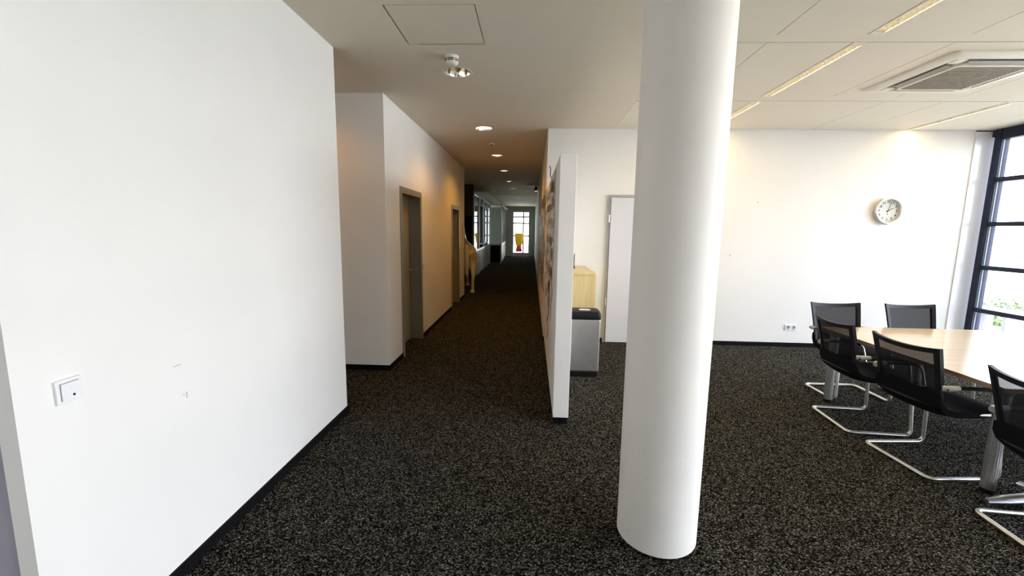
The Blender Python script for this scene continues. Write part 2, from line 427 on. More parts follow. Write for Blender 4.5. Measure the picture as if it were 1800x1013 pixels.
# ---------------------------------------------------------------- doors
def corridor_door(name, d, lab, leafmat, frmat, handle=True):
    y0, y1, zt = d
    root = struct(empty(name, (XL, (y0+y1)/2, 0)), lab)
    off = (-XL, -(y0+y1)/2, 0)
    t = .045
    for (a, c, nm) in ((y0-.03, y0+t, 'jamb'), (y1-t, y1+.03, 'jamb')):
        k = MB().box(XL, XL+.012, a, c, 0, zt+.03)
        aa, cc = (y0, y0+.02) if a < y0 else (y1-.02, y1)
        k.box(XL-REC-.05, XL, aa, cc, 0, zt)
        k.build(nm, frmat, root, loc=off)
    k = MB().box(XL, XL+.012, y0+t, y1-t, zt-.045, zt+.03).box(XL-REC-.05, XL, y0+.02, y1-.02, zt-.02, zt)
    k.build('head_jamb', frmat, root, loc=off)
    leaf = MB().box(XL-REC-.045, XL-REC, y0+.024, y1-.024, .008, zt-.024).build('door_leaf', leafmat, root, loc=off, bevel=.003)
    if handle:
        yh = y1-.085
        k = MB()
        k.tube([(XL-REC, yh, 1.02), (XL-REC+.008, yh, 1.02)], .026, 16)
        k.tube(rpath([(XL-REC, yh, 1.02), (XL-REC+.052, yh, 1.02), (XL-REC+.052, yh-.12, 1.02)], .02), .009, 8)
        k.build('door_handle', chrome, leaf, smooth=True)
        k = MB().tube([(XL-REC, yh, .94), (XL-REC+.008, yh, .94)], .026, 16)
        k.build('lock_rosette', chrome, leaf, smooth=True)
corridor_door('door_1', D1, 'grey door in a deep frame on the corridor wall', doorm, framem)
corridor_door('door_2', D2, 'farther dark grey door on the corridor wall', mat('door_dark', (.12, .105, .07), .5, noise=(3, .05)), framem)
# pale door on the back wall
def pale_door():
    root = struct(empty('door_3', (1.53, YB, 0)), 'pale lavender door on the back wall, partly behind the column')
    o = (-1.53, -YB, 0)
    for a, c in ((1.056, 1.086), (1.974, 2.004)):
        MB().box(a, c, YB-.03, YB, 0, 2.094).build('jamb', lavf, root, loc=o)
    MB().box(1.086, 1.974, YB-.03, YB, 2.062, 2.094).build('head_jamb', lavf, root, loc=o)
    leaf = MB().box(1.090, 1.970, YB-.045, YB-.004, .01, 2.058).build('door_leaf', lavm, root, loc=o, bevel=.003)
    for z in (.55, 1.72):
        MB().tube([(1.070, YB-.045, z), (1.070, YB-.045, z+.1)], .011, 10).build('hinge', steelm, leaf, smooth=True)
    k = MB().tube([(1.91, YB-.045, 1.03), (1.91, YB-.053, 1.03)], .026, 16)
    k.tube(rpath([(1.91, YB-.045, 1.03), (1.91, YB-.10, 1.03), (1.79, YB-.10, 1.03)], .02), .009, 8)
    k.build('door_handle', chrome, leaf, smooth=True)
pale_door()
d4 = struct(empty('door_4', (-2.1, 13.6, 0)), 'black door in the niche')
MB().box(-2.12, -1.90, 13.57, 13.6, 0, 2.0).build('door_leaf', basem, d4, loc=(2.1, -13.6, 0))
MB().box(-2.15, -2.12, 13.56, 13.6, 0, 2.03).box(-1.90, -1.875, 13.56, 13.6, 0, 2.03).build('jamb', olive, d4, loc=(2.1, -13.6, 0))

# ---------------------------------------------------------------- column
colo = tag(empty('round_column', (.693, 2.108, 0)), 'thick round white column standing in the middle foreground', 'column')
MB().lathe([(.2, .022), (.2, CZ)], n=96).build('shaft', colm, colo, smooth=True)
MB().lathe([(.17, 0), (.19, .022), (.2, .022)], n=64).build('base_gap', basem, colo, smooth=True)
k = MB()
def scuff(th, z, dth, dz, wd):
    r = .2006
    for i in range(4):
        t0, t1 = i/4, (i+1)/4
        p = []
        for t, s in ((t0, -1), (t1, -1), (t1, 1), (t0, 1)):
            a = th+dth*t; p.append((r*math.cos(a), r*math.sin(a), z+dz*t+s*wd))
        k.quad(*p)
for i in range(22):
    th = math.radians(random.uniform(195, 330)); scuff(th, random.choice([random.uniform(.06, .2), random.uniform(.3, .95), random.uniform(.4, .6)]), random.uniform(-.06, .06), random.uniform(-.03, .03), random.uniform(.0005, .0013))
k.build('scuff_marks', scuffm, colo)

# ---------------------------------------------------------------- partition
part = tag(empty('partition_wall', (.271, 4.7, 0)), 'white half height partition wall edge beside the corridor', 'partition')
MB().box(.207, .335, YP0, YP1-.002, .06, 2.18).build('panel', paint, part, loc=(-.271, -4.7, 0), bevel=.003)
MB().box(.215, .327, YP0+.01, YP1-.002, 0, .06).build('plinth', basem, part, loc=(-.271, -4.7, 0))
k = MB().tube(rpath([(.205, 4.84, 2.17), (.190, 4.84, 2.20), (.195, 4.84, 2.27), (.18, 4.80, 2.29)], .02), .005, 6)
k.build('hook', blackm, part, loc=(-.271, -4.7, 0))

# ================================================================ table and chairs
TZ = .72
def table():
    root = tag(empty('conference_table', (3.7, 3.33, 0)), 'large beech conference table with aluminium legs by the window', 'table')
    o = (-3.7, -3.33, 0)
    poly = [(2.79, 2.52)]
    right = []
    for i in range(17):
        a = -PI/2 + PI*i/16
        right.append((4.15+.75*math.cos(a)**.8 if math.cos(a) > 1e-6 else 4.15, 3.33+.83*math.sin(a)))
    poly += [(3.4, 2.505)] + right + [(3.4, 4.155)] + [(2.79, 4.13)]
    MB().prism(poly, TZ-.028, TZ, 0, 1).build('table_top', [tablewood, edgewood], root, loc=o)
    for (x, y) in ((2.91, 2.63), (2.885, 4.06), (4.32, 2.72), (4.32, 3.95)):
        k = MB(); n = 40
        vs = []
        for z in (.03, TZ-.075):
            for i in range(n):
                a = 2*PI*i/n; r = .036 if i % 2 else .0345
                vs.append((x+r*math.cos(a), y+r*math.sin(a), z))
        k.add(vs, [(i, (i+1) % n, (i+1) % n+n, i+n) for i in range(n)])
        leg = k.build('leg', alu, root, loc=o)
        MB().lathe([(.034, 0), (.036, .004), (.034, .03)], (x, y, 0), 24, capb=True, capt=True).build('leg_foot', blackm, leg, smooth=True)
        MB().lathe([(.036, TZ-.076), (.052, TZ-.05), (.052, TZ-.029)], (x, y, 0), 20, capt=True).build('leg_bracket', armgrey, leg, smooth=True)
    MB().box(2.89, 2.93, 2.68, 4.01, TZ-.062, TZ-.029).build('cross_beam', alu, root, loc=o)
    MB().box(4.30, 4.34, 2.77, 3.90, TZ-.062, TZ-.029).build('cross_beam', alu, root, loc=o)
    for y in (2.70, 3.98): MB().box(2.95, 4.28, y-.02, y+.02, TZ-.062, TZ-.029).build('side_beam', alu, root, loc=o)
table()

def make_chair():
    root = empty('cantilever_chair')
    hw = .255
    # tube frame: floor loop, front uprights, seat rails
    xr, xf, r = -.25, .215, .0135
    pts = [(-.14, hw-.05, .448), (xf-.03, hw-.014, .448), (xf, hw, .013), (xr, hw, .013), (xr, -hw, .013), (xf, -hw, .013), (xf-.03, -hw+.014, .448), (-.14, -hw+.05, .448)]
    MB().tube(rpath(pts, .055, 7), r, 12).build('frame', chrome, root, smooth=True)
    # seat cushion, curling up at the back
    prof = [(-.262, .60, .50), (-.240, .545, .455), (-.20, .505, .425), (-.12, .485, .412), (.0, .480, .410), (.12, .482, .412), (.22, .478, .420), (.262, .458, .437)]
    k = MB(); vs = []; ws = [0, .70, .92, 1.0]
    n = 9
    for (x, zt, zb) in prof:
        ring = []
        for i in range(n):
            u = -1+2*i/(n-1); e = 1-abs(u)**6*.45
            ring.append((x + (.02*u*u if x < -.15 else -.03*u**4 if x > .15 else 0), u*.238, zb+(zt-zb)*(.5+.5*e)))
        for i in range(n-1, -1, -1):
            u = -1+2*i/(n-1); e = 1-abs(u)**6*.45
            ring.append((x + (.02*u*u if x < -.15 else -.03*u**4 if x > .15 else 0), u*.238, zb+(zt-zb)*(.5-.5*e)))
        vs += ring
    m2 = 2*n
    fs = [(i*m2+j, i*m2+(j+1) % m2, (i+1)*m2+(j+1) % m2, (i+1)*m2+j) for i in range(len(prof)-1) for j in range(m2)]
    fs += [tuple(range(m2)), tuple(range((len(prof)-1)*m2, len(prof)*m2))]
    k.add(vs, fs); k.build('seat', softblack, root, smooth=True)
    # backrest
    def S(u, v, off=0):
        return Vector((-.205-.075*v-.02*v*v - .034*(1-u*u) + off, u*(.222+.026*v), .475+.414*v - .016*(1-u*u)*v + .004*abs(u)**5*v))
    NU, NV = 14, 12
    k = MB(); u0 = .90; v0, v1 = .05, .93
    vs = [S(-u0+2*u0*i/NU, v0+(v1-v0)*j/NV) for j in range(NV+1) for i in range(NU+1)]
    k.add(vs, [(j*(NU+1)+i, j*(NU+1)+i+1, (j+1)*(NU+1)+i+1, (j+1)*(NU+1)+i) for j in range(NV) for i in range(NU)])
    k.build('back_mesh', meshm, root, smooth=True)
    k = MB()
    def strip(us, vs_, th=.012):
        """solid band over a patch of the back surface"""
        a = [[S(u, v, -th) for u in us] for v in vs_]; b_ = [[S(u, v, th) for u in us] for v in vs_]
        nu, nv = len(us), len(vs_); V = [p for row in a for p in row]+[p for row in b_ for p in row]; N = nu*nv; F_ = []
        for j in range(nv-1):
            for i in range(nu-1):
                q = (j*nu+i, j*nu+i+1, (j+1)*nu+i+1, (j+1)*nu+i); F_.append(q); F_.append(tuple(N+t for t in reversed(q)))
        for i in range(nu-1):
            F_.append((i, i+1, N+i+1, N+i)); L = (nv-1)*nu; F_.append((L+i, L+i+1, N+L+i+1, N+L+i))
        for j in range(nv-1):
            F_.append((j*nu, (j+1)*nu, N+(j+1)*nu, N+j*nu)); F_.append((j*nu+nu-1, (j+1)*nu+nu-1, N+(j+1)*nu+nu-1, N+j*nu+nu-1))
        k.add(V, F_)
    lin = lambda a, c, n_: [a+(c-a)*i/n_ for i in range(n_+1)]
    strip(lin(-1, 1, 16), lin(.92, 1.0, 2)); strip(lin(-1, 1, 16), lin(0, .07, 2))
    strip(lin(-1, -.87, 2), lin(0.07, .92, 10)); strip(lin(.87, 1, 2), lin(.07, .92, 10))
    k.build('back_frame', blackm, root, smooth=True)
    MB().tube([S(-.8+1.6*i/12, .045, -.018) for i in range(13)], .008, 6).build('back_seam', blackm, root, smooth=True)
    for s in (-1, 1):
        y = s*.262
        arm = MB().tube(rpath([(-.245, y, .632), (-.15, y, .640), (.05, y, .632), (.10, y, .615)], .05), .016, 10, squash=.75).build('armrest', blackm, root, smooth=True)
        MB().tube([(-.25, s*.245, .634), (-.228, y, .636), (-.195, y, .638), (-.160, y, .639)], .02, 12, radii=[.018, .0195, .018, .0160]).build('arm_socket', armgrey, arm, smooth=True)
        MB().tube(rpath([(.085, y, .62), (.13, y, .60), (.165, s*.252, .45)], .04), .009, 8).build('arm_strut', chrome, arm, smooth=True)
    return root
ch = make_chair()
spots = [((2.862, 3.625), math.radians(-4), 'black mesh cantilever chair at the table end, farther of the two tucked in', True),
         ((2.880, 3.000), math.radians(4), 'black mesh cantilever chair tucked in next to the near table leg', False),
         ((2.848, 2.145), math.radians(-5), 'black mesh cantilever chair cut off by the right picture edge', False),
         ((3.205, 4.265), -PI/2, 'black mesh cantilever chair behind the far table corner, by the socket', False),
         ((3.955, 4.262), -PI/2, 'black mesh cantilever chair on the far side below the wall clock', False)]
for i, ((x, y), rz, lab, _) in enumerate(spots):
    c = ch if i == 0 else copy_tree(ch)
    c.location = (x, y, 0); c.rotation_euler = (0, 0, rz)
    tag(c, lab, 'chair', 'cantilever chairs around the conference table')

# stool whose aluminium foot pokes past the table leg at the right edge
st = tag(empty('swivel_stool', (3.15, 2.475, 0)), 'stool with tapered aluminium foot on the floor beside the near table leg', 'stool')
for q in range(4):
    a = PI + q*PI/2
    c, s_ = math.cos(a), math.sin(a)
    ln = [1.0, .5, .8, .5][q]; pts = [(c*.02, s_*.02, .075), (c*.15*ln, s_*.15*ln, .066), (c*.30*ln, s_*.30*ln, .048), (c*.405*ln, s_*.405*ln, .036)]
    MB().tube(pts, .03, 10, radii=[.04, .038, .032, .018], squash=.7).build('foot', alu, st, smooth=True)
MB().lathe([(.0, .05), (.035, .05), (.035, .12), (.022, .14), (.022, .50)], n=20).build('post', alu, st, smooth=True)
MB().lathe([(0, .50), (.11, .50), (.145, .515), (.15, .535), (.13, .555), (0, .56)], n=32).build('seat', softblack, st, smooth=True)

# ================================================================ things behind the partition
cab = tag(empty('sideboard', (.55, 5.5, 0)), 'tall maple sideboard standing behind the partition', 'cabinet')
o = (-.55, -5.5, 0)
MB().box(.345, .755, 5.02, 6.05, .06, 1.085).build('body', cabwood, cab, loc=o, bevel=.002)
MB().box(.340, .762, 5.0, 6.06, 1.085, 1.108).build('top', cabwood, cab, loc=o, bevel=.002)
MB().box(.36, .74, 5.05, 6.04, 0, .06).build('plinth', basem, cab, loc=o)
for a, c in ((5.035, 5.53), (5.54, 6.04)):
    d = MB().box(.755, .772, a, c, .08, 1.07).build('door', cabwood, cab, loc=o, bevel=.002)
    yk = c-.05 if a < 5.2 else a+.05
    MB().tube([(.772, yk, .62), (.795, yk, .62)], .008, 10).build('knob', chrome, d)
rt_ = tag(empty('wireless_router', (.50, 5.62, 1.108)), 'small black router with upright antenna on the sideboard', 'router')
MB().box(-.11, .07, -.07, .07, 0, .032).build('case', blackm, rt_, bevel=.006)
MB().tube([(.062, 0, .02), (.062, 0, .05), (.066, 0, .19)], .007, 8, radii=[.008, .008, .005]).build('antenna', blackm, rt_)

bn = tag(empty('waste_bin', (.605, 4.68, 0)), 'silver waste bin with black lid beside the partition', 'bin')
MB().box(-.152, .152, -.122, .122, 0, .062).build('plinth', blackm, bn, bevel=.01)
MB().box(-.160, .160, -.130, .130, .062, .645).build('body', steelm, bn, bevel=.012)
lid = MB()
rp = []
def rrect(hx, hy, r, n=6):
    P_ = []
    for cx, cy_, a0 in ((hx-r, hy-r, 0), (-hx+r, hy-r, PI/2), (-hx+r, -hy+r, PI), (hx-r, -hy+r, 1.5*PI)):
        for i in range(n+1):
            a = a0+PI/2*i/n; P_.append((cx+r*math.cos(a), cy_+r*math.sin(a)))
    return P_
lv = []; levels = [(.164, .134, .645), (.168, .138, .655), (.168, .138, .70), (.155, .125, .728), (.12, .09, .736)]
for hx, hy, z in levels: lv += [(x, y, z) for x, y in rrect(hx, hy, .04)]
n = 28
lid.add(lv, [(i*n+j, i*n+(j+1) % n, (i+1)*n+(j+1) % n, (i+1)*n+j) for i in range(len(levels)-1) for j in range(n)] + [tuple(range((len(levels)-1)*n, len(levels)*n))])
lo = lid.build('lid', blackm, bn, smooth=True)
k = MB().prism([(x*1.0-.005, y-.03) for x, y in rrect(.065, .042, .04)], .7345, .7385); k.build('flap_highlight', whitep, lo)  # white patch at the lid opening, its highlight put into the colour

# ================================================================ clock, sockets, switches
def text_mesh(name, body, size, parent, m, loc, rot, depth=.0006):
    cu = bpy.data.curves.new(name, 'FONT'); cu.body = body; cu.size = size; cu.extrude = depth; cu.align_x = 'CENTER'; cu.offset = .0012; cu.align_y = 'CENTER'
    tmp = bpy.data.objects.new(name+'_tmp', cu); COL.objects.link(tmp)
    bpy.context.view_layer.update()
    me = bpy.data.meshes.new_from_object(tmp.evaluated_get(bpy.context.evaluated_depsgraph_get()))
    bpy.data.objects.remove(tmp, do_unlink=True)
    me.materials.clear(); me.materials.append(m)
    ob = bpy.data.objects.new(name, me); COL.objects.link(ob); ob.parent = parent; ob.location = loc; ob.rotation_euler = rot
    return ob
inkm = mat('numeral_grey', (.025, .025, .03), .7, noise=(60, .1))
dialm = mat('clock_dial', (.66, .66, .62), .6, noise=(20, .01))
clk = tag(empty('wall_clock', (4.80, YB, 1.925)), 'round silver wall clock with grey numerals on the white wall', 'clock')
MB().lathe([(.150, .0), (.172, .0), (.181, .012), (.181, .046), (.172, .056), (.158, .056), (.150, .046), (.149, .020)], n=64, axis='y').build('rim', mat('clock_rim', (.80, .78, .74), .28, .75, noise=(10, .03)), clk, smooth=True)
dial = MB().lathe([(.0, .019), (.151, .019)], n=48, axis='y').build('dial', dialm, clk)
for h in range(1, 13):
    a = PI/2 - h*PI/6
    text_mesh('numeral', str(h), .042, dial, inkm, (.118*math.cos(a), -.0198, .118*math.sin(a)), (PI/2, 0, 0))
k = MB().box(-.006, .006, -.0205, -.0195, -.05, -.038); k.build('maker_mark', inkm, dial)
def hand(name, ang, ln, wd, yy):
    M = Matrix.Rotation(-ang, 4, 'Y') if False else Matrix.Rotation(ang, 4, 'Y')
    MB().box(-wd, wd, -yy-.001, -yy, -.02, ln, M=M).build(name, inkm, clk)
hand('hour_hand', 2*PI*(2+3/60)/12, .078, .0042, .022)
hand('minute_hand', 2*PI*3/60, .118, .0032, .025)
MB().lathe([(.0, .028), (.007, .028), (.007, .018)], n=16, axis='y').build('hub', inkm, clk)

sk = tag(empty('power_socket', (3.697, YB, .283)), 'white double power socket low on the back wall', 'socket')
MB().box(-.081, .081, -.011, 0, -.0405, .0405).build('plate', whitep, sk, bevel=.003)
for s in (-1, 1):
    wl = MB().lathe([(.0, .0113), (.0215, .0113), (.023, .0125), (.026, .0125), (.026, .011)], (s*.038, 0, 0), 28, axis='y').build('outlet', mat('outlet_shade', (.34, .34, .36), .6, noise=(20, .05)), sk, smooth=True)
    for t in (-1, 1): MB().lathe([(0, .0128), (.0035, .0128), (.0035, .011)], (s*.038+t*.0095, 0, 0), 10, axis='y').build('pin_hole', blackm, wl)

def switch_plate(name, loc, lab, dot=False):
    r = tag(empty(name, loc), lab, 'switch')
    MB().box(0, .011, -.0415, .0415, -.0415, .0415).build('plate', whitep, r, bevel=.003)
    MB().box(.0105, .012, -.030, .030, -.030, .030).build('gap', mat('switch_gap', (.20, .20, .24), .7, noise=(20, .1)), r)
    rk = MB().box(.011, .0155, -.0283, .0300, -.030, .0283).build('rocker', whitep, r, bevel=.0015)
    if dot:
        MB().tube([(.0150, .008, -.017), (.0165, .008, -.017)], .0042, 16).build('indicator', blackm, rk, smooth=True)
switch_plate('light_switch', (XL, 1.319, 1.035), 'white light switch with dark indicator dot on the left wall', True)
switch_plate('light_switch', (XL, 6.12, 1.035), 'small light switch beside the nearer corridor door')
switch_plate('light_switch', (XL, 9.62, 1.0), 'small light switch past the farther corridor door')

# little marks on the walls
mk = tag(MB().box(XL, XL+.0006, 1.746, 1.788, .973, .9755).build('scratch', scuffm), 'thin grey scratch on the left wall', 'scratch', 'small marks on the left wall')
mk = tag(MB().box(XL, XL+.0006, 1.803, 1.807, .808, .838).box(XL, XL+.0006, 1.786, 1.793, .828, .832).build('scratch', scuffm), 'tiny dark mark low on the left wall', 'scratch', 'small marks on the left wall')
for (x, z, lb) in ((3.089, 2.018, 'small screw in the back wall left of the clock'), (2.776, 1.289, 'small screw in the back wall close to the column')):
    tag(MB().lathe([(.0, .012), (.007, .010), (.007, .0)], (x, YB, z), 12, axis='y').build('wall_screw', scuffm), lb, 'screw')

# ================================================================ ceiling fittings
def downlight(y, i, x=None):
    names = ['first', 'second']
    labs = ['round recessed chrome downlight nearest the camera, under the smoke detector',
            'second recessed corridor downlight from the camera', 'third recessed corridor downlight from the camera',
            'fourth recessed corridor downlight from the camera', 'fifth recessed corridor downlight from the camera']
    lab = labs[i] if i < 5 else '%s recessed corridor downlight from the camera, a tiny bright oval' % ['sixth', 'seventh', 'eighth', 'ninth', 'tenth'][i-5]
    if x is not None: lab = 'added unseen downlight in the side passage, warming the block front'
    r = tag(empty('downlight', (LX if x is None else x, y, CZ)), lab, 'downlight', 'recessed downlights along the corridor ceiling')
    MB().lathe([(LR-.004, .0), (LR+.012, -.003), (LR+.016, -.0005), (LR+.012, .0)], n=40).build('ring', creamp, r, smooth=True)
    MB().lathe([(LR-.003, -.002), (LR-.012, .05), (.07, .11), (.03, .125), (.0, .125)], n=40).build('reflector', refl, r, smooth=True)
    k = MB()
    for q in range(2):
        k.box(-LR+.012, LR-.012, -.0015, .0015, .006, .045, M=Matrix.Rotation(q*PI/2+.3, 4, 'Z'))
    k.build('louver', refl, r)
    for s in (-1, 1):
        MB().tube([(s*.028-.02, -.05, .07), (s*.028-.02, .05, .07)], .010, 10).build('lamp_tube', lampwarm if i > 0 else lampoff, r, smooth=True)
    if i > 0:
        MB().lathe([(0, .016), (LR-.016, .016)], n=32).build('diffuser', lampwarm, r)
    if 1 <= i <= 6:
        l = bpy.data.lights.new('downlight_lamp', 'SPOT'); l.color = WARM; l.spot_size = math.radians(150); l.spot_blend = .7; l.shadow_soft_size = .05
        l.energy = 11 if x is not None else [0, 22, 26, 5, 3, 3, 3, 0][i]
        lo_ = bpy.data.objects.new('downlight_lamp', l); lo_.location = (0, 0, -.006); lo_.parent = r; COL.objects.link(lo_)
for i, y in enumerate(lights_y): downlight(y, i)
downlight(4.02, 1, -2.45)  # added lamp out of view, warms the front of the second left block

sd = tag(empty('smoke_detector', (-.675, 3.64, CZ)), 'white smoke detector with dark slits on the ceiling', 'smoke detector')
MB().lathe([(.055, 0), (.055, -.012), (.050, -.016)], n=32).build('base', creamp, sd, smooth=True)
MB().lathe([(.050, -.014), (.056, -.024), (.056, -.044), (.046, -.060), (.028, -.068), (0, -.069)], n=32).build('dome', creamp, sd, smooth=True)
for z in (-.030, -.042):
    for q in range(6):
        a0 = q*PI/3+.06; k = MB(); vs = []
        for j in range(7):
            a = a0+(PI/3-.12)*j/6
            for dz in (-.0032, .0032): vs.append((.0568*math.cos(a), .0568*math.sin(a), z+dz))
        for j in range(7):
            a = a0+(PI/3-.12)*j/6
            for dz in (-.0032, .0032): vs.append((.050*math.cos(a), .050*math.sin(a), z+dz))
        fs = [(2*j, 2*j+2, 2*j+3, 2*j+1) for j in range(6)]
        k.add(vs, fs); k.build('slit', blackm, sd)
d2 = tag(empty('ceiling_sensor', (-.686, 7.18, CZ)), 'flat white disc sensor between second and third downlight', 'sensor')
MB().lathe([(.06, 0), (.06, -.012), (.045, -.02), (0, -.02)], n=24).build('disc', creamp, d2, smooth=True)
MB().lathe([(.02, -.02), (.018, -.027), (0, -.028)], n=16).build('lens', blackm, d2, smooth=True)
em = tag(empty('emergency_lamp', (-1.32, 14.6, CZ)), 'small white lamp hanging from the ceiling before the glass wall', 'lamp')
MB().tube([(0, 0, 0), (0, 0, -.05)], .012, 8).build('stem', creamp, em)
MB().lathe([(.02, -.04), (.09, -.12), (.0, -.12)], n=20).build('shade', creamp, em, smooth=True)
tr = tag(empty('track_light', (.10, 13.4, CZ)), 'small ceiling track with spot lamp at the right corridor wall', 'lamp')
MB().box(-.26, .06, -.02, .02, -.05, 0).build('track', whitep, tr)
MB().lathe([(.0, -.20), (.04, -.20), (.05, -.12), (.02, -.05)], n=16).build('spot_head', darkm, tr, smooth=True)
MB().lathe([(.0, -.202), (.034, -.202)], n=16).build('lens', lampwarm, tr)

# linear lights in the panel slots
def linear_light(x, y0, y1, lab):
    r = tag(empty('linear_light', (x+.0525, (y0+y1)/2, CZ)), lab, 'light', 'slot lights in the panelled ceiling')
    hl = (y1-y0)/2-.004; hx = .049
    for q in (-hx, hx-.012): MB().box(q, q+.012, -hl, hl, -.003, .06).build('side_rail', creamp, r)
    for q in (-hl, hl-.035): MB().box(-hx+.012, hx-.012, q, q+.035, 0, .05).build('end_cap', creamp, r)
    MB().box(-hx+.012, hx-.012, -hl+.035, hl-.035, .055, .06).build('reflector', rowglow if x < 4 else creamp, r)
    MB().tube([(0, -hl+.05, .044), (0, hl-.05, .044)], .008, 8).build('lamp_tube', rowglow if x < 4 else creamp, r, smooth=True)
    l = bpy.data.lights.new('slot_lamp', 'AREA'); l.shape = 'RECTANGLE'; l.size = .06; l.size_y = 2*hl-.1; l.color = (1.0, 0.72, 0.36); l.energy = 5.0 if x < 4 else 3.5
    lo_ = bpy.data.objects.new('slot_lamp', l); lo_.location = (0, 0, .001); lo_.parent = r; COL.objects.link(lo_)
    k = MB(); nf = 26; step = (2*hl-.07)/nf
    for i in range(nf):
        yc = -hl+.035+step*(i+.5)
        k.box(-hx+.012, hx-.012, yc-.0018, yc+.0018, .002, .028)
    k.box(-.002, .002, -hl+.035, hl-.035, .002, .028)
    k.build('louver', creamp, r)
nm = {2.30: 'left', 4.87: 'right'}
for x, y0, y1 in slots:
    side = 'nearer the column' if x < 3 else 'nearer the window'
    rw = 'against the back wall' if y0 > 4.8 else 'in the second panel row' if y0 > 3.4 else 'in the third panel row from the back wall' if y0 > 2 else 'above the camera side'
    linear_light(x, y0, y1, 'narrow louvred slot light %s, %s' % (rw, side))

# ceiling cassette air conditioner
def cassette():
    cx, cy_ = (AC[0]+AC[1])/2, (AC[2]+AC[3])/2; h = .475
    r = tag(empty('ceiling_air_conditioner', (cx, cy_, CZ)), 'square cream ceiling air conditioner with taupe grille', 'air conditioner')
    def ring(k, hx0, z0, hx1, z1, rad0, rad1, mi=0):
        a = rrect(hx0, hx0, rad0); b_ = rrect(hx1, hx1, rad1); n_ = len(a)
        k.add([(x, y, z0) for x, y in a]+[(x, y, z1) for x, y in b_], [(i, (i+1) % n_, (i+1) % n_+n_, i+n_) for i in range(n_)], mi)
    k = MB()
    ring(k, h, 0, h, -.012, .05, .05); ring(k, h, -.012, h-.02, -.022, .05, .05); ring(k, h-.02, -.022, .385, -.030, .05, .06)
    ring(k, .30, -.048, .285, -.052, .05, .04); ring(k, .285, -.052, .27, -.046, .04, .03)
    ring(k, .385, -.030, .383, -.0, .06, .06); ring(k, .30, -.048, .302, -.0, .05, .05)
    k.build('frame', creamp, r, smooth=True)
    k = MB(); ring(k, .385, -.004, .30, -.004, .06, .05); k.build('outlet_channel', darkm, r)
    for q in range(4):
        M = Matrix.Rotation(q*PI/2, 4, 'Z')
        fl_ = MB().box(-.25, .25, -.017, .017, -.003, .003, M=M @ Matrix.Translation((0, -.326, -.032)) @ Matrix.Rotation(-.25, 4, 'X'))
        fl_.build('louver_flap', mat('flap_mauve', (.46, .42, .40), .5, noise=(20, .05)), r)
        MB().box(-.045, .045, -.045, .045, -.034, 0, M=M @ Matrix.Translation((.335, -.335, 0))).build('corner_bridge', creamp, r, bevel=.01)
    gr = MB().box(-.27, .27, -.27, .27, -.047, -.043).build('grille', grillem, r)
    for i in range(18):
        y = -.255+i*.03
        MB().box(-.265, .265, y-.004, y+.004, -.052, -.047).build('grille_slat', grillem, gr)
cassette()

# ================================================================ pictures on the partition and corridor wall
def photo_mats():
    pals = [((.035, .02, .012), (.22, .13, .07), (.45, .33, .22)), ((.02, .014, .016), (.14, .08, .06), (.38, .30, .26)),
            ((.05, .03, .012), (.30, .19, .08), (.52, .40, .26)), ((.012, .010, .012), (.07, .05, .045), (.25, .2, .18)),
            ((.06, .02, .015), (.25, .10, .06), (.50, .36, .28)), ((.03, .035, .03), (.16, .14, .10), (.48, .45, .38))]
    out = []
    for i, p in enumerate(pals):
        M = bpy.data.materials.new('photo_print_%d' % i); M.use_nodes = True; nt = M.node_tree; b = nt.nodes['Principled BSDF']
        b.inputs['Roughness'].default_value = .45
        tc = nt.nodes.new('ShaderNodeTexCoord'); oi = nt.nodes.new('ShaderNodeObjectInfo')
        ad = nt.nodes.new('ShaderNodeVectorMath'); ad.operation = 'MULTIPLY_ADD'
        cb = nt.nodes.new('ShaderNodeCombineXYZ')
        ml = nt.nodes.new('ShaderNodeMath'); ml.operation = 'MULTIPLY'; ml.inputs[1].default_value = 37
        nt.links.new(oi.outputs['Random'], ml.inputs[0])
        for q in range(3): nt.links.new(ml.outputs[0], cb.inputs[q])
        ad.inputs[1].default_value = (1, 1, 1); nt.links.new(tc.outputs['Object'], ad.inputs[0]); nt.links.new(cb.outputs[0], ad.inputs[2])
        n = nt.nodes.new('ShaderNodeTexNoise'); n.inputs['Scale'].default_value = 14; n.inputs['Detail'].default_value = 2; nt.links.new(ad.outputs[0], n.inputs['Vector'])
        r = nt.nodes.new('ShaderNodeValToRGB'); e = r.color_ramp.elements
        e[0].position = .40; e[0].color = (*[c*.5 for c in p[0]], 1); e[1].position = .68; e[1].color = (*[c*.8 for c in p[2]], 1); a = e.new(.52); a.color = (*[c*.5 for c in p[1]], 1)
        nt.links.new(n.outputs['Fac'], r.inputs[0]); nt.links.new(r.outputs[0], b.inputs['Base Color'])
        out.append(M)
    return out
PH = photo_mats()
tone = ['warm brown', 'dark maroon', 'amber brown', 'near black', 'reddish brown', 'olive grey']
paper = mat('photo_paper', (.70, .66, .58), .6, noise=(20, .03))
PM = {}
def photo(x, y, z, wy, hz, mi, rot, lab, grp, border=False, curl=0):
    key = (round(wy, 3), round(hz, 3), mi, border)
    if key not in PM:
        k = MB(); bd = .006 if border else .0
        k.box(-.0015, 0, -wy/2, wy/2, -hz/2, hz/2, 1)
        k.box(-.0022, -.0015, -wy/2+bd, wy/2-bd, -hz/2+bd, hz/2-bd, 0)
        ob = k.build('photo_print', [PH[mi], paper]); PM[key] = ob.data
    else:
        ob = bpy.data.objects.new('photo_print', PM[key]); COL.objects.link(ob)
    ob.location = (x, y, z); ob.rotation_euler = (rot, 0, curl)
    tag(ob, lab, 'photo', grp)
